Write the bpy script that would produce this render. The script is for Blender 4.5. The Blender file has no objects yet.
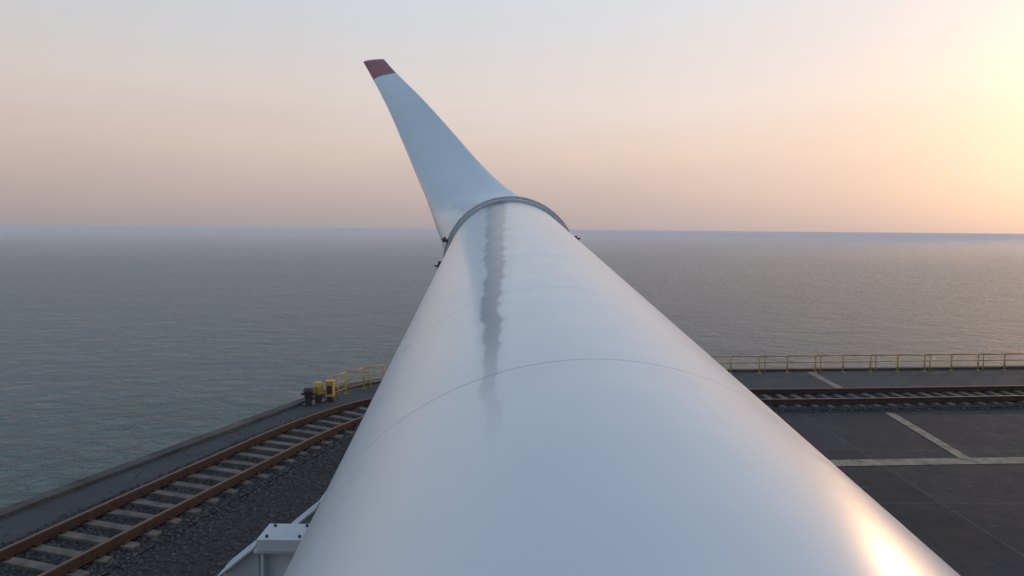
import bpy, math, random
from mathutils import Vector, Matrix
import numpy as np
random.seed(4); rng=np.random.default_rng(3)
S=bpy.context.scene
try:
    S.view_settings.view_transform='Standard'; S.view_settings.look='None'; S.view_settings.exposure=0
except Exception: pass

# ------------------------------------------------------------ helpers
def link(o,parent=None):
    S.collection.objects.link(o)
    if parent: o.parent=parent
    return o
def empty(name):
    return link(bpy.data.objects.new(name,None))
def mesh(name,v,f,mat=None,parent=None,smooth=False,mats=None,mi=None):
    m=bpy.data.meshes.new(name); m.from_pydata([tuple(a) for a in v],[],f); m.update()
    if mats:
        for k in mats: m.materials.append(k)
        if mi is not None: m.polygons.foreach_set('material_index',mi)
    elif mat: m.materials.append(mat)
    if smooth: m.polygons.foreach_set('use_smooth',[True]*len(f))
    return link(bpy.data.objects.new(name,m),parent)
class MB:
    def __init__(s): s.v=[];s.f=[]
    def box(s,c,d,M=None,bev=0):
        b=len(s.v); x,y,z=[k/2 for k in d]
        for sx,sy,sz in [(-1,-1,-1),(1,-1,-1),(1,1,-1),(-1,1,-1),(-1,-1,1),(1,-1,1),(1,1,1),(-1,1,1)]:
            p=Vector((sx*x,sy*y,sz*z))
            if M is not None: p=M@p
            s.v.append(p+Vector(c))
        s.f+=[(b+3,b+2,b+1,b),(b+4,b+5,b+6,b+7),(b,b+1,b+5,b+4),(b+1,b+2,b+6,b+5),(b+2,b+3,b+7,b+6),(b+3,b,b+4,b+7)]
    def cyl(s,p,q,r,n=10,r2=None):
        p=Vector(p);q=Vector(q);r2=r if r2 is None else r2
        a=(q-p).normalized(); t=a.orthogonal().normalized(); u=a.cross(t); b=len(s.v)
        for k in range(n):
            w=2*math.pi*k/n; d=t*math.cos(w)+u*math.sin(w); s.v.append(p+d*r); s.v.append(q+d*r2)
        for k in range(n):
            i=b+2*k;j=b+2*((k+1)%n); s.f.append((i,j,j+1,i+1))
        s.f.append(tuple(b+2*k for k in range(n))[::-1]); s.f.append(tuple(b+2*k+1 for k in range(n)))
    def prism(s,poly,y0,y1):   # poly in x,z
        b=len(s.v); k=len(poly)
        for y in (y0,y1):
            for x,z in poly: s.v.append(Vector((x,y,z)))
        s.f.append(tuple(range(b,b+k))); s.f.append(tuple(range(b+k,b+2*k))[::-1])
        for i in range(k): j=(i+1)%k; s.f.append((b+i,b+k+i,b+k+j,b+j))
    def make(s,name,mat,parent=None,smooth=False,bevel=0):
        o=mesh(name,s.v,s.f,mat,parent,smooth)
        if bevel:
            m=o.modifiers.new('b','BEVEL'); m.width=bevel; m.segments=2; m.limit_method='ANGLE'
        return o
def catmull(P,n):
    P=[Vector(p) for p in P]; out=[]
    Q=[P[0]*2-P[1]]+P+[P[-1]*2-P[-2]]
    for i in range(1,len(Q)-2):
        a,b,c,d=Q[i-1:i+3]
        for k in range(n):
            t=k/n; out.append(.5*((2*b)+(c-a)*t+(2*a-5*b+4*c-d)*t*t+(3*b-a-3*c+d)*t**3))
    out.append(P[-1]); return out

# ------------------------------------------------------------ materials
class NT:
    def __init__(s,name):
        s.m=bpy.data.materials.new(name); s.m.use_nodes=True; s.t=s.m.node_tree; s.n=s.t.nodes; s.b=s.n['Principled BSDF']
    def node(s,t,**k):
        n=s.n.new(t)
        for a,b in k.items(): setattr(n,a,b)
        return n
    def L(s,a,b): s.t.links.new(a,b)
    def set(s,sock,v):
        if hasattr(v,'is_linked') : s.L(v,sock)
        else: sock.default_value=v
    def coord(s,kind='Object'): return s.node('ShaderNodeTexCoord').outputs[kind]
    def noise(s,vec,scale,detail=4,rough=.55,dist=0):
        n=s.node('ShaderNodeTexNoise'); s.L(vec,n.inputs['Vector']); n.inputs['Scale'].default_value=scale
        n.inputs['Detail'].default_value=detail; n.inputs['Roughness'].default_value=rough; n.inputs['Distortion'].default_value=dist
        return n.outputs['Fac']
    def math(s,op,a,b=0,c=0,clamp=False):
        n=s.node('ShaderNodeMath',operation=op,use_clamp=clamp)
        for i,v in enumerate((a,b,c)): s.set(n.inputs[i],v)
        return n.outputs[0]
    def rng(s,v,a,b,c=0,d=1,smooth=False):
        n=s.node('ShaderNodeMapRange'); n.interpolation_type='SMOOTHSTEP' if smooth else 'LINEAR'
        for i,x in enumerate((v,a,b,c,d)): s.set(n.inputs[i],x)
        return n.outputs[0]
    def mix(s,f,a,b,mode='MIX'):
        n=s.node('ShaderNodeMix',data_type='RGBA',blend_type=mode)
        s.set(n.inputs[0],f)
        for i,v in ((6,a),(7,b)):
            s.set(n.inputs[i], v if hasattr(v,'is_linked') else (*v,1))
        return n.outputs[2]
    def scalev(s,vec,sc):
        n=s.node('ShaderNodeMapping'); s.L(vec,n.inputs[0]); n.inputs['Scale'].default_value=sc; return n.outputs[0]
    def bump(s,h,st,dist,prev=None):
        n=s.node('ShaderNodeBump'); s.L(h,n.inputs['Height']); s.set(n.inputs['Strength'],st); n.inputs['Distance'].default_value=dist
        if prev: s.L(prev,n.inputs['Normal'])
        s.L(n.outputs[0],s.b.inputs['Normal']); return n.outputs[0]
    def out(s,col=None,rough=None,metal=None):
        if col is not None: s.set(s.b.inputs['Base Color'], col if hasattr(col,'is_linked') else (*col,1))
        if rough is not None: s.set(s.b.inputs['Roughness'],rough)
        if metal is not None: s.set(s.b.inputs['Metallic'],metal)
        return s.m
def simple(name,c1,c2,scale,rough,bst=.2,bd=.01,metal=0,detail=6):
    n=NT(name); v=n.coord(); f=n.rng(n.noise(v,scale,detail,.6),.3,.7)
    n.bump(n.noise(v,scale*6,4),bst,bd)
    return n.out(n.mix(f,c1,c2),rough,metal)

# gelcoat (white paint of tube/blade)
def gelcoat(name,tube):
    n=NT(name); v=n.coord()
    big=n.rng(n.noise(n.scalev(v,(1,1,.35)),.9,5,.6),.3,.75)
    col=n.mix(big,(.71,.765,.81),(.75,.80,.83))
    rough=n.rng(n.noise(v,3,5,.6),.3,.7,.27,.35)
    if tube:
        spk=n.rng(n.noise(v,60,3,.7),.76,.84)
        col=n.mix(n.math('MULTIPLY',spk,.2),col,(.45,.45,.45))
        sx=n.node('ShaderNodeSeparateXYZ'); n.L(v,sx.inputs[0]); z=sx.outputs[2]
        seam=None
        for z0,w,a in ((0.0,.010,.6),(2.2,.012,.35),(6.2,.012,.25),(-6,.01,.7)):
            d=n.math('ABSOLUTE',n.math('SUBTRACT',z,z0)); k=n.rng(d,w*.3,w,a,0)
            seam=k if seam is None else n.math('MAXIMUM',seam,k)
        col=n.mix(seam,col,(.22,.24,.27))
        # blade's reflection, painted into the tube colour as a band below the flange
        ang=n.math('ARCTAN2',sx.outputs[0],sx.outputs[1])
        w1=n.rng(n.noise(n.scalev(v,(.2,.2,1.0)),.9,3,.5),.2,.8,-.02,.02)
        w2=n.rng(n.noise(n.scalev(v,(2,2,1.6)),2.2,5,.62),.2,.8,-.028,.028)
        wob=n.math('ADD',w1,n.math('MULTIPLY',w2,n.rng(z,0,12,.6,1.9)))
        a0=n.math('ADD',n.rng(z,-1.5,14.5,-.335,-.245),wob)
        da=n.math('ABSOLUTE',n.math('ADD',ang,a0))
        def refl_streak(w_near,w_far,lo,hi):
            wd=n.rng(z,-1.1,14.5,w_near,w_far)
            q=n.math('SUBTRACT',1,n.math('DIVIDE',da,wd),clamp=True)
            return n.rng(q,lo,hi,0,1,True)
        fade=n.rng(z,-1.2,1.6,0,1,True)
        halo=n.math('MULTIPLY',n.math('MULTIPLY',refl_streak(.035,.40,0,1),fade),.5)
        core=n.math('MULTIPLY',n.math('MULTIPLY',refl_streak(.020,.21,.03,.5),fade),.92)
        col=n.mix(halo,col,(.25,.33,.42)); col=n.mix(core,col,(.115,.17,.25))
        rp=n.noise(n.scalev(v,(.3,.3,1.6)),.8,2,.4)
        b1=n.bump(rp,n.rng(z,-1,6,.12,.40),.10)
        n.bump(n.math('MULTIPLY',seam,-1),.5,.006,b1)
    else:
        col=n.mix(1,col,(.80,.90,.95),'MULTIPLY')
    n.b.inputs['Coat Weight'].default_value=.3; n.b.inputs['Coat Roughness'].default_value=.18
    return n.out(col,rough)
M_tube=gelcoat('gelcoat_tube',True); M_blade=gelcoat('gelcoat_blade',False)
M_red=simple('tip_red',(.24,.06,.065),(.32,.10,.10),3,.4,.05)
M_steelw=simple('painted_white_steel',(.46,.53,.59),(.62,.68,.73),2.5,.42,.08)
M_dark=simple('dark_steel',(.03,.032,.036),(.06,.06,.062),4,.5,.15)
M_gg=simple('grey_green_panel',(.10,.13,.13),(.16,.19,.19),4,.6,.15)
M_ring=simple('ring_grey',(.40,.44,.48),(.52,.56,.60),3,.35,.1)
M_ringl=simple('ring_light',(.46,.51,.56),(.58,.62,.66),3,.35,.1)
M_rail=simple('rusty_rail',(.045,.024,.018),(.085,.045,.031),5,.7,.4)
M_railtop=simple('rail_head_worn',(.11,.078,.062),(.18,.135,.11),5,.5,.2,metal=.4)
M_sleep=simple('sleeper_timber',(.085,.075,.066),(.22,.19,.165),2.6,.9,.6)
def coping():
    n=NT('coping_concrete'); v=n.coord(); f=n.rng(n.noise(v,.9,9,.65),.32,.68); c=n.mix(f,(.045,.046,.05),(.13,.128,.125))
    k=n.rng(n.noise(v,4,6,.7),.56,.68); c=n.mix(n.math('MULTIPLY',k,.8),c,(.025,.026,.028))
    n.bump(n.noise(v,5,7,.7),.9,.05); return n.out(c,.9)
M_conc=coping()
M_yel=simple('yellow_paint',(.50,.33,.06),(.64,.45,.13),4,.5,.2)
M_fence=simple('fence_paint',(.46,.31,.14),(.60,.43,.23),3,.55,.2)
def ground_mat(name,a,b,c,joints=True):
    n=NT(name); v=n.coord()
    f=n.rng(n.noise(v,.22,6,.62,.6),.3,.7); g=n.rng(n.noise(v,1.4,6,.7),.35,.75)
    col=n.mix(f,a,b); col=n.mix(n.math('MULTIPLY',g,.6),col,c)
    spots=n.rng(n.noise(v,3.3,3,.5),.62,.68); col=n.mix(n.math('MULTIPLY',spots,.6),col,(.013,.014,.017))
    pale=n.rng(n.noise(v,2.1,6,.7),.60,.70); col=n.mix(n.math('MULTIPLY',pale,.5),col,(.13,.135,.14))
    if joints:
        br=n.node('ShaderNodeTexBrick'); n.L(v,br.inputs['Vector']); br.offset=0
        br.inputs['Scale'].default_value=1; br.inputs['Brick Width'].default_value=5.6; br.inputs['Row Height'].default_value=4.3
        br.inputs['Mortar Size'].default_value=.035; br.inputs['Color1'].default_value=(0,0,0,1);br.inputs['Color2'].default_value=(.3,.3,.3,1); br.inputs['Mortar'].default_value=(1,1,1,1)
        sp=n.node('ShaderNodeSeparateColor'); n.L(br.outputs['Color'],sp.inputs[0])
        col=n.mix(n.math('MULTIPLY',sp.outputs[0],.40),col,(.13,.135,.14))
    n.bump(n.noise(v,30,5,.7),.5,.012)
    vo=n.node('ShaderNodeTexVoronoi',feature='DISTANCE_TO_EDGE'); n.L(v,vo.inputs['Vector']); vo.inputs['Scale'].default_value=.35
    ck=n.rng(vo.outputs['Distance'],0,.008,.5,0); col=n.mix(ck,col,(.012,.012,.014))
    n.b.inputs['Specular IOR Level'].default_value=.2
    return n.out(col,n.rng(g,0,1,.75,.95))
M_asph=ground_mat('yard_asphalt',(.024,.028,.035),(.044,.048,.055),(.060,.063,.069))
M_apron=ground_mat('apron_concrete',(.048,.053,.060),(.090,.094,.100),(.115,.117,.12),False)
M_ball=simple('ballast',(.022,.024,.027),(.065,.067,.07),5,.95,1,.05,detail=10)
def line_mat():
    n=NT('worn_line_paint'); v=n.coord(); f=n.rng(n.noise(v,2.5,7,.7),.33,.55,.15,.9)
    n.bump(n.noise(v,30,4),.4,.01); return n.out(n.mix(f,(.07,.07,.07),(.38,.31,.225)),.85)
M_line=line_mat()

# ------------------------------------------------------------ camera
cam=bpy.data.cameras.new('camera'); co=link(bpy.data.objects.new('camera',cam)); S.camera=co
cam.lens=24; cam.sensor_width=36; cam.clip_end=60000; cam.clip_start=.05
co.location=(0,0,7)
co.rotation_euler=(Matrix.Rotation(math.radians(90-4.94),3,'X')@Matrix.Rotation(math.radians(.5),3,'Z')).to_euler()

# ------------------------------------------------------------ sun and sky
SAZ=math.radians(43); SEL=math.radians(9)
sd=Vector((math.sin(SAZ)*math.cos(SEL),math.cos(SAZ)*math.cos(SEL),math.sin(SEL)))
sl=bpy.data.lights.new('sun','SUN'); sl.energy=.42; sl.angle=math.radians(4); sl.color=(1,.58,.28)
so=link(bpy.data.objects.new('sun',sl)); so.rotation_euler=(-sd).to_track_quat('-Z','Y').to_euler(); so.location=(60,60,40)
w=bpy.data.worlds.new('World'); S.world=w; w.use_nodes=True; T=w.node_tree; T.nodes.clear()
class W(NT):
    def __init__(s): s.t=T; s.n=T.nodes
n=W(); g=n.coord('Generated')
nz=n.node('ShaderNodeVectorMath',operation='NORMALIZE'); n.L(g,nz.inputs[0]); g=nz.outputs[0]
sx=n.node('ShaderNodeSeparateXYZ'); n.L(g,sx.inputs[0])
cl=n.noise(n.scalev(g,(1,1,5)),2.2,5,.55)
zz=n.math('ADD',sx.outputs[2],n.math('MULTIPLY',n.rng(cl,.2,.8,-.025,.025),n.rng(sx.outputs[2],0,.12,0,1)))
cr=n.node('ShaderNodeValToRGB'); n.L(zz,cr.inputs[0]); e=cr.color_ramp
stops=[(0,(.43,.385,.40)),(.015,(.48,.41,.415)),(.045,(.57,.465,.445)),(.11,(.74,.60,.53)),(.18,(.79,.70,.655)),(.30,(.69,.725,.775)),(.55,(.42,.53,.67)),(1,(.28,.40,.59))]
while len(e.elements)<len(stops): e.elements.new(.5)
for el,(p,c) in zip(e.elements,stops): el.position=p; el.color=(*c,1)
dp=n.node('ShaderNodeVectorMath',operation='DOT_PRODUCT'); n.L(g,dp.inputs[0]); dp.inputs[1].default_value=sd
d=n.math('MAXIMUM',dp.outputs['Value'],0)
g1=n.math('MULTIPLY',n.math('POWER',d,7),.19); g2=n.math('MULTIPLY',n.math('POWER',d,70),.38)
def scalecol(f,c):
    v=n.node('ShaderNodeVectorMath',operation='SCALE'); v.inputs[0].default_value=c; n.L(f,v.inputs['Scale']); return v.outputs[0]
def add(a,b):
    v=n.node('ShaderNodeVectorMath',operation='ADD'); n.L(a,v.inputs[0]); n.L(b,v.inputs[1]); return v.outputs[0]
dim=n.rng(dp.outputs['Value'],-1,1,.62,1.03)
v=n.node('ShaderNodeVectorMath',operation='SCALE'); n.L(cr.outputs[0],v.inputs[0]); n.L(dim,v.inputs['Scale'])
colr=add(add(v.outputs[0],scalecol(g1,(1,.48,.18))),scalecol(g2,(1,.56,.26)))
b1=n.node('ShaderNodeBackground'); n.L(colr,b1.inputs[0]); b1.inputs[1].default_value=.95
sk=n.node('ShaderNodeTexSky'); sk.sky_type='NISHITA'; sk.sun_disc=False; sk.sun_elevation=SEL; sk.sun_rotation=SAZ
sk.dust_density=2; sk.air_density=1.2
b2=n.node('ShaderNodeBackground'); n.L(sk.outputs[0],b2.inputs[0]); b2.inputs[1].default_value=.005
ad=n.node('ShaderNodeAddShader'); n.L(b1.outputs[0],ad.inputs[0]); n.L(b2.outputs[0],ad.inputs[1])
ow=n.node('ShaderNodeOutputWorld'); n.L(ad.outputs[0],ow.inputs[0])

# ------------------------------------------------------------ sea
n=NT('sea_water'); v=n.coord()
ln=n.node('ShaderNodeVectorMath',operation='LENGTH'); n.L(v,ln.inputs[0]); r=ln.outputs['Value']
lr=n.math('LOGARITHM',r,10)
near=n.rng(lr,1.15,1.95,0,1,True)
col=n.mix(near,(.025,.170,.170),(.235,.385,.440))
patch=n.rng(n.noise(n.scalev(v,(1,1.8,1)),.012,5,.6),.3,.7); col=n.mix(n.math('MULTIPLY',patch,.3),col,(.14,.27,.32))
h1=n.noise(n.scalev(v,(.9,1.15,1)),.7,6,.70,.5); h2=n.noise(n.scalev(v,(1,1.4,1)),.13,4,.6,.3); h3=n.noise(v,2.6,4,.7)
far_haze=n.rng(lr,2.0,3.2,0,1,True)
col=n.mix(far_haze,col,(.74,.68,.70))  # distance haze painted into the water's base colour towards the horizon
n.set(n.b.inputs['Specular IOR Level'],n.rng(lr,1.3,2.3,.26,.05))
h=n.math('ADD',n.math('ADD',n.math('MULTIPLY',h1,1.5),n.math('MULTIPLY',h2,2.2)),n.math('MULTIPLY',h3,.45))
n.bump(h,n.rng(r,60,1200,1,.6),1.3)
n.b.inputs['IOR'].default_value=1.33
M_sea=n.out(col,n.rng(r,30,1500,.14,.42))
R=30000
vs=[(0,0,-2.6)];fs=[];N=96
rad=[60,300,1500,6000,R]
for q in rad:
    for k in range(N): vs.append((q*math.cos(2*math.pi*k/N),q*math.sin(2*math.pi*k/N),-2.6))
for k in range(N): fs.append((0,1+k,1+(k+1)%N))
for i in range(len(rad)-1):
    for k in range(N):
        a=1+i*N+k;b=1+i*N+(k+1)%N; fs.append((a,a+N,b+N,b))
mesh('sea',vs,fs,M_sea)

# ------------------------------------------------------------ quay
edge=[(-27,-26),(-20,-5),(-12.3,16.3),(-8.5,26.9),(-7.9,28.6),(-6.9,30.1),(-5.4,31.1),(-2,32.3),(9.5,33.7),(26.3,35.3),(70,39.6),(140,46)]
outline=edge+[(140,-26)]
k=len(outline)
vs=[(x,y,0) for x,y in outline]+[(x,y,-4.5) for x,y in outline]
fs=[tuple(range(k))[::-1]]+[(i,(i+1)%k,(i+1)%k+k,i+k) for i in range(k)]
mesh('quay_ground',vs,fs,mats=[M_asph,M_conc],mi=[0]+[1]*k)
def offset(path,d):
    P=[Vector((a[0],a[1],0)) for a in path]; out=[]
    for i,p in enumerate(P):
        t=(P[min(i+1,len(P)-1)]-P[max(i-1,0)]).normalized(); out.append(p+Vector((t.y,-t.x,0))*d)
    return out
def ribbon(name,path,d0,d1,z0,z1,mat,parent=None):
    A=offset(path,d0);B=offset(path,d1);v=[];f=[]
    for a,b in zip(A,B):
        v+=[(a.x,a.y,z0),(a.x,a.y,z1),(b.x,b.y,z1),(b.x,b.y,z0)]
    for i in range(len(A)-1):
        for j in range(4):
            q=4*i+j;q2=4*i+(j+1)%4; f.append((q,q2,q2+4,q+4))
    return mesh(name,v,f,mat,parent)
EP=catmull([(x,y,0) for x,y in edge],8)
ribbon('quay_kerb',EP,-.06,.34,-.35,.10,M_conc)
def sheet(name,A,B,z,mat):
    v=[(a[0],a[1],z) for a in A]+[(b[0],b[1],z) for b in B]; m=len(A)
    return mesh(name,v,[(i,i+1,m+i+1,m+i) for i in range(m-1)],mat)
CL=[(-17.6,-16,0),(-14.0,-2,0),(-11.4,7,0),(-9.55,13.6,0),(-8.05,18.6,0),(-6.55,23.0,0),(-4.6,26.0,0),(-1.2,27.5,0),(4,27.7,0),(10,27.6,0),(22,28.7,0),(50,31.6,0),(110,37.6,0)]
C=catmull(CL,24)
L=[0]
for a,b in zip(C,C[1:]): L.append(L[-1]+(b-a).length)
def at(s):
    i=int(np.searchsorted(L,s)); i=min(max(i,1),len(C)-1); t=(s-L[i-1])/(L[i]-L[i-1]+1e-9); return C[i-1].lerp(C[i],t),(C[i]-C[i-1]).normalized()
CC=[at(s)[0] for s in np.arange(0,L[-1],.5)]
in_e=[(p.x,p.y) for p in offset(EP,.34)]
ca=[(p.x,p.y) for p in offset(CC,-1.5)]
def resamp(P,m):
    P=[Vector((p[0],p[1],0)) for p in P]; l=[0]
    for a,b in zip(P,P[1:]): l.append(l[-1]+(b-a).length)
    o=[]
    for s in np.linspace(0,l[-1],m):
        i=min(max(int(np.searchsorted(l,s)),1),len(P)-1); o.append(P[i-1].lerp(P[i],(s-l[i-1])/(l[i]-l[i-1]+1e-9)))
    return o
sheet('quay_apron_pavement',resamp(in_e,90),resamp(ca,90),.004,M_apron)
ribbon('ballast_bed',CC,-1.5,1.5,-.02,.05,M_ball)
bl=[p for p in offset(CC,1.5) if p.y<26.5 and p.x<-3]
sheet('ballast_ground',[(p.x,p.y) for p in bl],[(-1.2,p.y*0.98) for p in bl],.006,M_ball)

# track
tr=empty('railway_track'); G=.86
for sgn,nm in ((-1,'rail_outer'),(1,'rail_inner')):
    ribbon(nm+'_foot',CC,sgn*G-.10,sgn*G+.10,.14,.17,M_rail,tr)
    ribbon(nm+'_web',CC,sgn*G-.03,sgn*G+.03,.17,.27,M_rail,tr)
    ribbon(nm+'_head',CC,sgn*G-.06,sgn*G+.06,.27,.325,M_rail,tr)
    ribbon(nm+'_running_surface',CC,sgn*G-.035,sgn*G+.035,.325,.329,M_railtop,tr)
mb=MB(); mc=MB(); s=.3
while s<L[-1]-1:
    p,t=at(s); j=random.uniform(-.03,.03)
    M=Matrix.Rotation(math.atan2(t.y,t.x)+random.uniform(-.03,.03),3,'Z')
    mb.box(p+Vector((0,0,.05+random.uniform(-.015,.012))),(.24,2.5+random.uniform(-.14,.14),.15),M)
    for sg in (-1,1):
        for q in (-.13,.13): mc.box(p+M@Vector((0,sg*G+q,0))+Vector((0,0,.155)),(.12,.07,.05),M)
    s+=.64
mb.make('sleepers',M_sleep,tr,bevel=.015); mc.make('rail_clips',M_rail,tr)

# stones
def stones(cnt):
    V=[];F=[];b=0
    base=np.array([(1,0,0),(-1,0,0),(0,1,0),(0,-1,0),(0,0,1),(0,0,-1)],float)
    ff=[(0,2,4),(2,1,4),(1,3,4),(3,0,4),(2,0,5),(1,2,5),(3,1,5),(0,3,5)]
    for i in range(cnt):
        if i<cnt*.62:
            s=random.uniform(18,70); p,t=at(s); o=random.uniform(-1.75,1.7); x=p.x+t.y*o;y=p.y-t.x*o;z=.06 if abs(o)<1.5 else .02
        else:
            q=random.choice(bl); x=q.x+random.random()**1.2*(-1.5-q.x); y=q.y+random.uniform(-.5,.5); z=.012
            if y<5: continue
        r=random.uniform(.025,.065)
        P=base*(rng.uniform(.6,1.3,(6,1)))*r*np.array([1,1,.7]); a=random.random()*6.28
        c,sn=math.cos(a),math.sin(a)
        for k in P: V.append((x+k[0]*c-k[1]*sn,y+k[0]*sn+k[1]*c,z+k[2]))
        F+=[tuple(b+j for j in f) for f in ff]; b+=6
    return V,F
V,F=stones(46000); M_stone=simple('stone',(.03,.032,.036),(.14,.14,.142),9,.95,.3)
mesh('gravel',V,F,M_stone)

# painted yard lines
lv=[];lf=[]
for pts,wd in (([(5,19.85),(12,20.35),(40,22.2),(90,25.6)],.56),([(14.15,20.7),(14.7,26.0)],.36),([(14.75,29.6),(14.9,33.6)],.36),
               ([(2,11.5),(40,14.4)],.3),([(27,21.9),(28,27.4)],.3)):
    A=[(p.x,p.y) for p in offset(pts,-wd/2)];B=[(p.x,p.y) for p in offset(pts,wd/2)]; b=len(lv)
    zz_=.010 if wd>.5 else .014
    lv+= [(*a,zz_) for a in A]+[(*q,zz_) for q in B]; m=len(A)
    lf+=[(b+i,b+i+1,b+m+i+1,b+m+i) for i in range(m-1)]
mesh('painted_yard_lines',lv,lf,M_line)

# ------------------------------------------------------------ fence
def fence(name,path,h,gap,mat,rr=.03):
    e=empty(name); P=resamp(path,400); l=[0]
    for a,b in zip(P,P[1:]): l.append(l[-1]+(b-a).length)
    posts=MB();rails=MB(); pts=[]; s=0
    while s<l[-1]:
        i=min(max(int(np.searchsorted(l,s)),1),len(P)-1); pts.append(P[i-1].lerp(P[i],(s-l[i-1])/(l[i]-l[i-1]+1e-9))); s+=gap
    for i,p in enumerate(pts):
        posts.box((p.x,p.y,.01),(.16,.16,.02)); posts.cyl((p.x,p.y,0),(p.x,p.y,h),.04,8)
        if i%2==0:
            posts.cyl((p.x+.28,p.y+.03,0),(p.x+.28,p.y+.03,h-.02),.03,8)
    for a,b in zip(pts,pts[1:]):
        for z,r in ((h,rr),(h*.62,rr*.7),(h*.26,rr*.7)): rails.cyl((a.x,a.y,z),(b.x,b.y,z),r,8)
    posts.make('posts',mat,e,True); rails.make('rails',mat,e,True)
    return e
fence('quay_guard_fence',[(-4.9,30.7),(-2,31.7),(9.5,33.0),(26.3,34.6),(70,38.9),(120,43.2)],.86,1.45,M_fence,.04)
fence('yellow_safety_railing',[(-7.35,27.4),(-6.9,28.6),(-6.1,29.7),(-5.1,30.3),(-4.95,30.35)],.92,1.05,M_yel,.032)
for i,(x,y,m1,hh) in enumerate(((-7.75,27.0,M_yel,.80),(-8.0,26.5,M_dark,.70))):
    e=empty('mooring_bollard')
    a=MB(); a.cyl((x,y,.0),(x,y,.05),.28,20); a.cyl((x,y,.05),(x,y,hh*.75),.14,20,.12); a.make('base',M_dark,e,False,.01)
    a=MB(); a.cyl((x,y,hh*.4),(x,y,hh*.8),.15,20,.19); a.cyl((x,y,hh*.8),(x,y,hh),.21,20,.15); a.cyl((x-.28,y,hh*.62),(x+.28,y,hh*.62),.05,12)
    a.make('head',m1,e,False,.015)
e=empty('power_outlet_box'); a=MB(); a.box((-7.3,27.1,.5),(.3,.28,.6)); a.box((-7.3,27.1,.83),(.36,.34,.05)); a.make('cabinet',M_yel,e,bevel=.02)
a=MB(); a.box((-7.3,27.1,.11),(.22,.2,.18)); a.box((-7.3,26.95,.5),(.2,.03,.35)); a.make('pedestal_and_door',M_dark,e,bevel=.01)

# ------------------------------------------------------------ blade
blade=empty('wind_turbine_blade')
A0=Vector((.457,3.9,4.5)); A1=Vector((-.05,18.7,6.055)); ax=(A1-A0).normalized(); LT=(A1-A0).length
left=Vector((0,0,1)).cross(ax).normalized()
up=ax.cross(left).normalized()
MT=Matrix((( left.x,up.x,ax.x,A0.x),(left.y,up.y,ax.y,A0.y),(left.z,up.z,ax.z,A0.z),(0,0,0,1)))
def rad_at(s): return 1.80-.10*max(min(s/LT,1),-.6)
def lathe(name,prof,mat,n=128,parent=blade,M=MT,close=False,smooth=True):
    v=[];f=[]
    for r,z in prof:
        for k in range(n):
            w=2*math.pi*k/n; v.append((r*math.sin(w),r*math.cos(w),z))
    m=len(prof)
    for i in range(m-1 if not close else m):
        for k in range(n):
            a=i*n+k;b=i*n+(k+1)%n;c=((i+1)%m)*n; f.append((a,c+k,c+(k+1)%n,b))
    o=mesh(name,v,f,mat,parent,smooth); o.matrix_world=M
    return o
prof=[(rad_at(s),s) for s in np.linspace(-11,LT+.05,90)]
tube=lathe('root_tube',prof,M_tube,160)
def band(name,r0,r1,z0,z1,mat):
    b=.012
    return lathe(name,[(r0,z0),(r1-b,z0),(r1,z0+b),(r1,z1-b),(r1-b,z1),(r0,z1)],mat,128,close=True,smooth=False)
band('flange_front',1.66,1.785,LT-.42,LT-.16,M_ringl)
band('flange_gasket',1.66,1.76,LT-.158,LT-.092,M_dark)
band('flange_rear',1.66,1.84,LT-.09,LT+.14,M_ringl)
band('root_end_ring',1.5,1.95,-11.1,-10.9,M_ring)
b=MB()
for kk in range(72):
    w=2*math.pi*kk/72; p=Vector((1.745*math.sin(w),1.745*math.cos(w),0)); b.cyl(p+Vector((0,0,LT-.45)),p+Vector((0,0,LT-.415)),.018,6)
o=b.make('flange_bolts',M_ring,blade); o.matrix_world=MT
b=MB()
for w,sc in ((1.60,1),(1.22,.6),(-1.2,.8),(2.6,1)):
    d=Vector((math.sin(w),math.cos(w),0)); t=Vector((math.cos(w),-math.sin(w),0))
    M=Matrix((t,d,Vector((0,0,1)))).transposed()
    c=d*1.86+Vector((0,0,LT-.1))
    b.box(c,(.10*sc,.16*sc,.34),M); b.cyl(c+t*-.12*sc+d*.06,c+t*.12*sc+d*.06,.05*sc,12); b.cyl(c+d*.05,c+d*.20*sc+Vector((0,0,-.05)),.025,8)
    b.box(c+d*.08*sc+Vector((0,0,-.2)),(.14*sc,.06,.08),M)
o=b.make('flange_clamp_lugs',M_dark,blade,bevel=.008); o.matrix_world=MT

def wp(px,py,Y):  # bearing to place in metres (X,Z at distance Y)
    return Vector(((px-512)/683*Y,Y,7+(229-py)/683*Y))
secs=[(wp(441,241,20.6),wp(553,226,20.6),1.15),
      (wp(436,228,21.8),wp(526,203,21.8),.72),
      (wp(427,202,23.2),wp(500,184,23.2),.42),
      (wp(416,176,25.0),wp(477,162,25.0),.28),
      (wp(403,145,27.3),wp(450,132,27.3),.20),
      (wp(389,113,29.8),wp(421,101,29.8),.14),
      (wp(374,84,32.8),wp(396,77,32.8),.09),
      (wp(365,68,34.4),wp(385,65,34.4),.06)]
cen=[A1]+[(a+b)/2 for a,b,_ in secs]; ch=[-left*1.70]+[(b-a)/2 for a,b,_ in secs]; th=[Vector((1.70,0,0))]+[Vector((t,0,0)) for *_,t in secs]
af=[Vector((0,0,0))]+[Vector((min(1,.35+.2*i),0,0)) for i in range(len(secs))]
K=14
cen=catmull(cen,K);ch=catmull(ch,K);th=catmull(th,K);af=catmull(af,K)
n_=96; v=[];f=[];mi=[]
m=len(cen)
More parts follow.
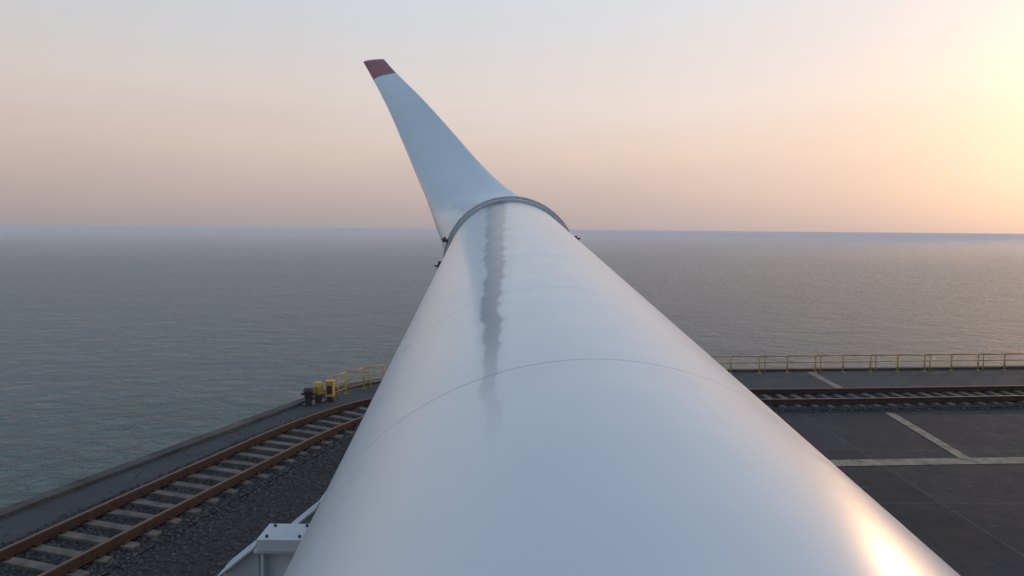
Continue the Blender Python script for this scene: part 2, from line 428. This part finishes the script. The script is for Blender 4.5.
for i in range(m):
    T_=(cen[min(i+1,m-1)]-cen[max(i-1,0)]).normalized()
    if i<6: T_=ax.lerp(T_,i/6).normalized()
    c=ch[i].normalized(); hw=ch[i].length; nn=c.cross(T_).normalized()
    nn=(nn if nn.z>0 else -nn)
    a=max(0,min(1,af[i].x)); t=th[i].x
    for k in range(n_):
        w=2*math.pi*k/n_; x=math.cos(w); y=math.sin(w)
        ya=y*(1-.42*x)
        y2=y*(1-a)+ya*a
        v.append(cen[i]+c*(x*hw)+nn*(y2*t))
for i in range(m-1):
    for k in range(n_):
        a=i*n_+k;b=i*n_+(k+1)%n_; f.append((a,b,b+n_,a+n_)); mi.append(1 if i>=m-1-K-1 else 0)
f.append(tuple((m-1)*n_+k for k in range(n_))); mi.append(1)
mesh('aerofoil',v,f,mats=[M_blade,M_red],mi=mi,parent=blade,smooth=True)

# ------------------------------------------------------------ support frames
def frame(yc,W):
    e=empty('blade_transport_frame')
    s=(yc-A0.y)/ax.y; c=A0+ax*s
    zb=c.z-1.8-.12
    w_=MB(); dk=MB(); gg=MB()
    for dy,hw in ((-.58,W),(.58,W-.42)):
        y=yc+dy; cc=A0+ax*((y-A0.y)/ax.y); cc.x=c.x
        hi=hw-.45
        for z,hh in ((zb-.02,.04),(zb-.44,.04)): w_.box((cc.x,y,z),(2*hi,.40,hh))
        w_.box((cc.x,y,zb-.23),(2*hi-.02,.04,.38))
        for x in (-hi+.1,-hi+.7,-1.6,1.6,hi-.7,hi-.1): w_.box((cc.x+x,y,zb-.23),(.03,.36,.378))
        for sg in (-1,1):
            x0=cc.x+sg*(hi+.003); x1=cc.x+sg*hw
            pl=[(x0,zb+.02),(x1,zb-.34),(x1,zb-.46),(x0,zb-.46)]
            w_.prism(pl if sg<0 else pl[::-1],y-.03,y+.03)
            tp=[(x0,zb+.0),(x1,zb-.36),(x1,zb-.33),(x0,zb+.04)][::(1 if sg<0 else -1)]
            w_.prism(tp,y-.20,y-.034); w_.prism(tp,y+.034,y+.20)
            x=cc.x+sg*(hi-.35)
            w_.box((x,y,(zb-.46)/2+.02),(.30,.30,zb-.50)); w_.box((x,y,.03),(.6,.6,.05))
            w_.box((x,y,zb+.075),(.60,.46,.15))
            for q in (-.2,.2):
                for q2 in (-.15,.15): dk.cyl((x+q,y+q2,zb+.148),(x+q,y+q2,zb+.175),.022,6)
            p=Vector((x-sg*.2,y,zb-.9)); q=Vector((x-sg*1.3,y,zb-.47)); w_.cyl(p,q,.07,8)
        K2=20
        for k in range(K2):
            a=math.radians(-58+116*(k+.5)/K2); r=1.84+.09
            M=Matrix.Rotation(a,3,'Y').inverted()
            p=Vector((cc.x,y,cc.z))+Vector((math.sin(a)*r,0,-math.cos(a)*r))
            dk.box(p,(2*r*math.radians(116/K2)/2+.02,.36,.06),M)
            if k%3==1:
                q=(cc.z-math.cos(a)*r)-zb
                if q>.2: w_.box((p.x,y,zb+q/2-.03),(.05,.28,q-.04))
    for x in (-2.45,2.45):
        gg.box((c.x+x,yc,zb-.20),(.6,.74,.10)); dk.box((c.x+x*.86,yc,zb-.05),(.12,.74,.22)); w_.box((c.x+x,yc,.55),(.12,.9,.12))
    w_.make('steel_beams',M_steelw,e,bevel=.006); dk.make('saddle_pads',M_dark,e,bevel=.006); gg.make('walkway_plates',M_gg,e,bevel=.006)
    return e
frame(8.75,3.85); frame(-3.5,3.3)
print('ok')
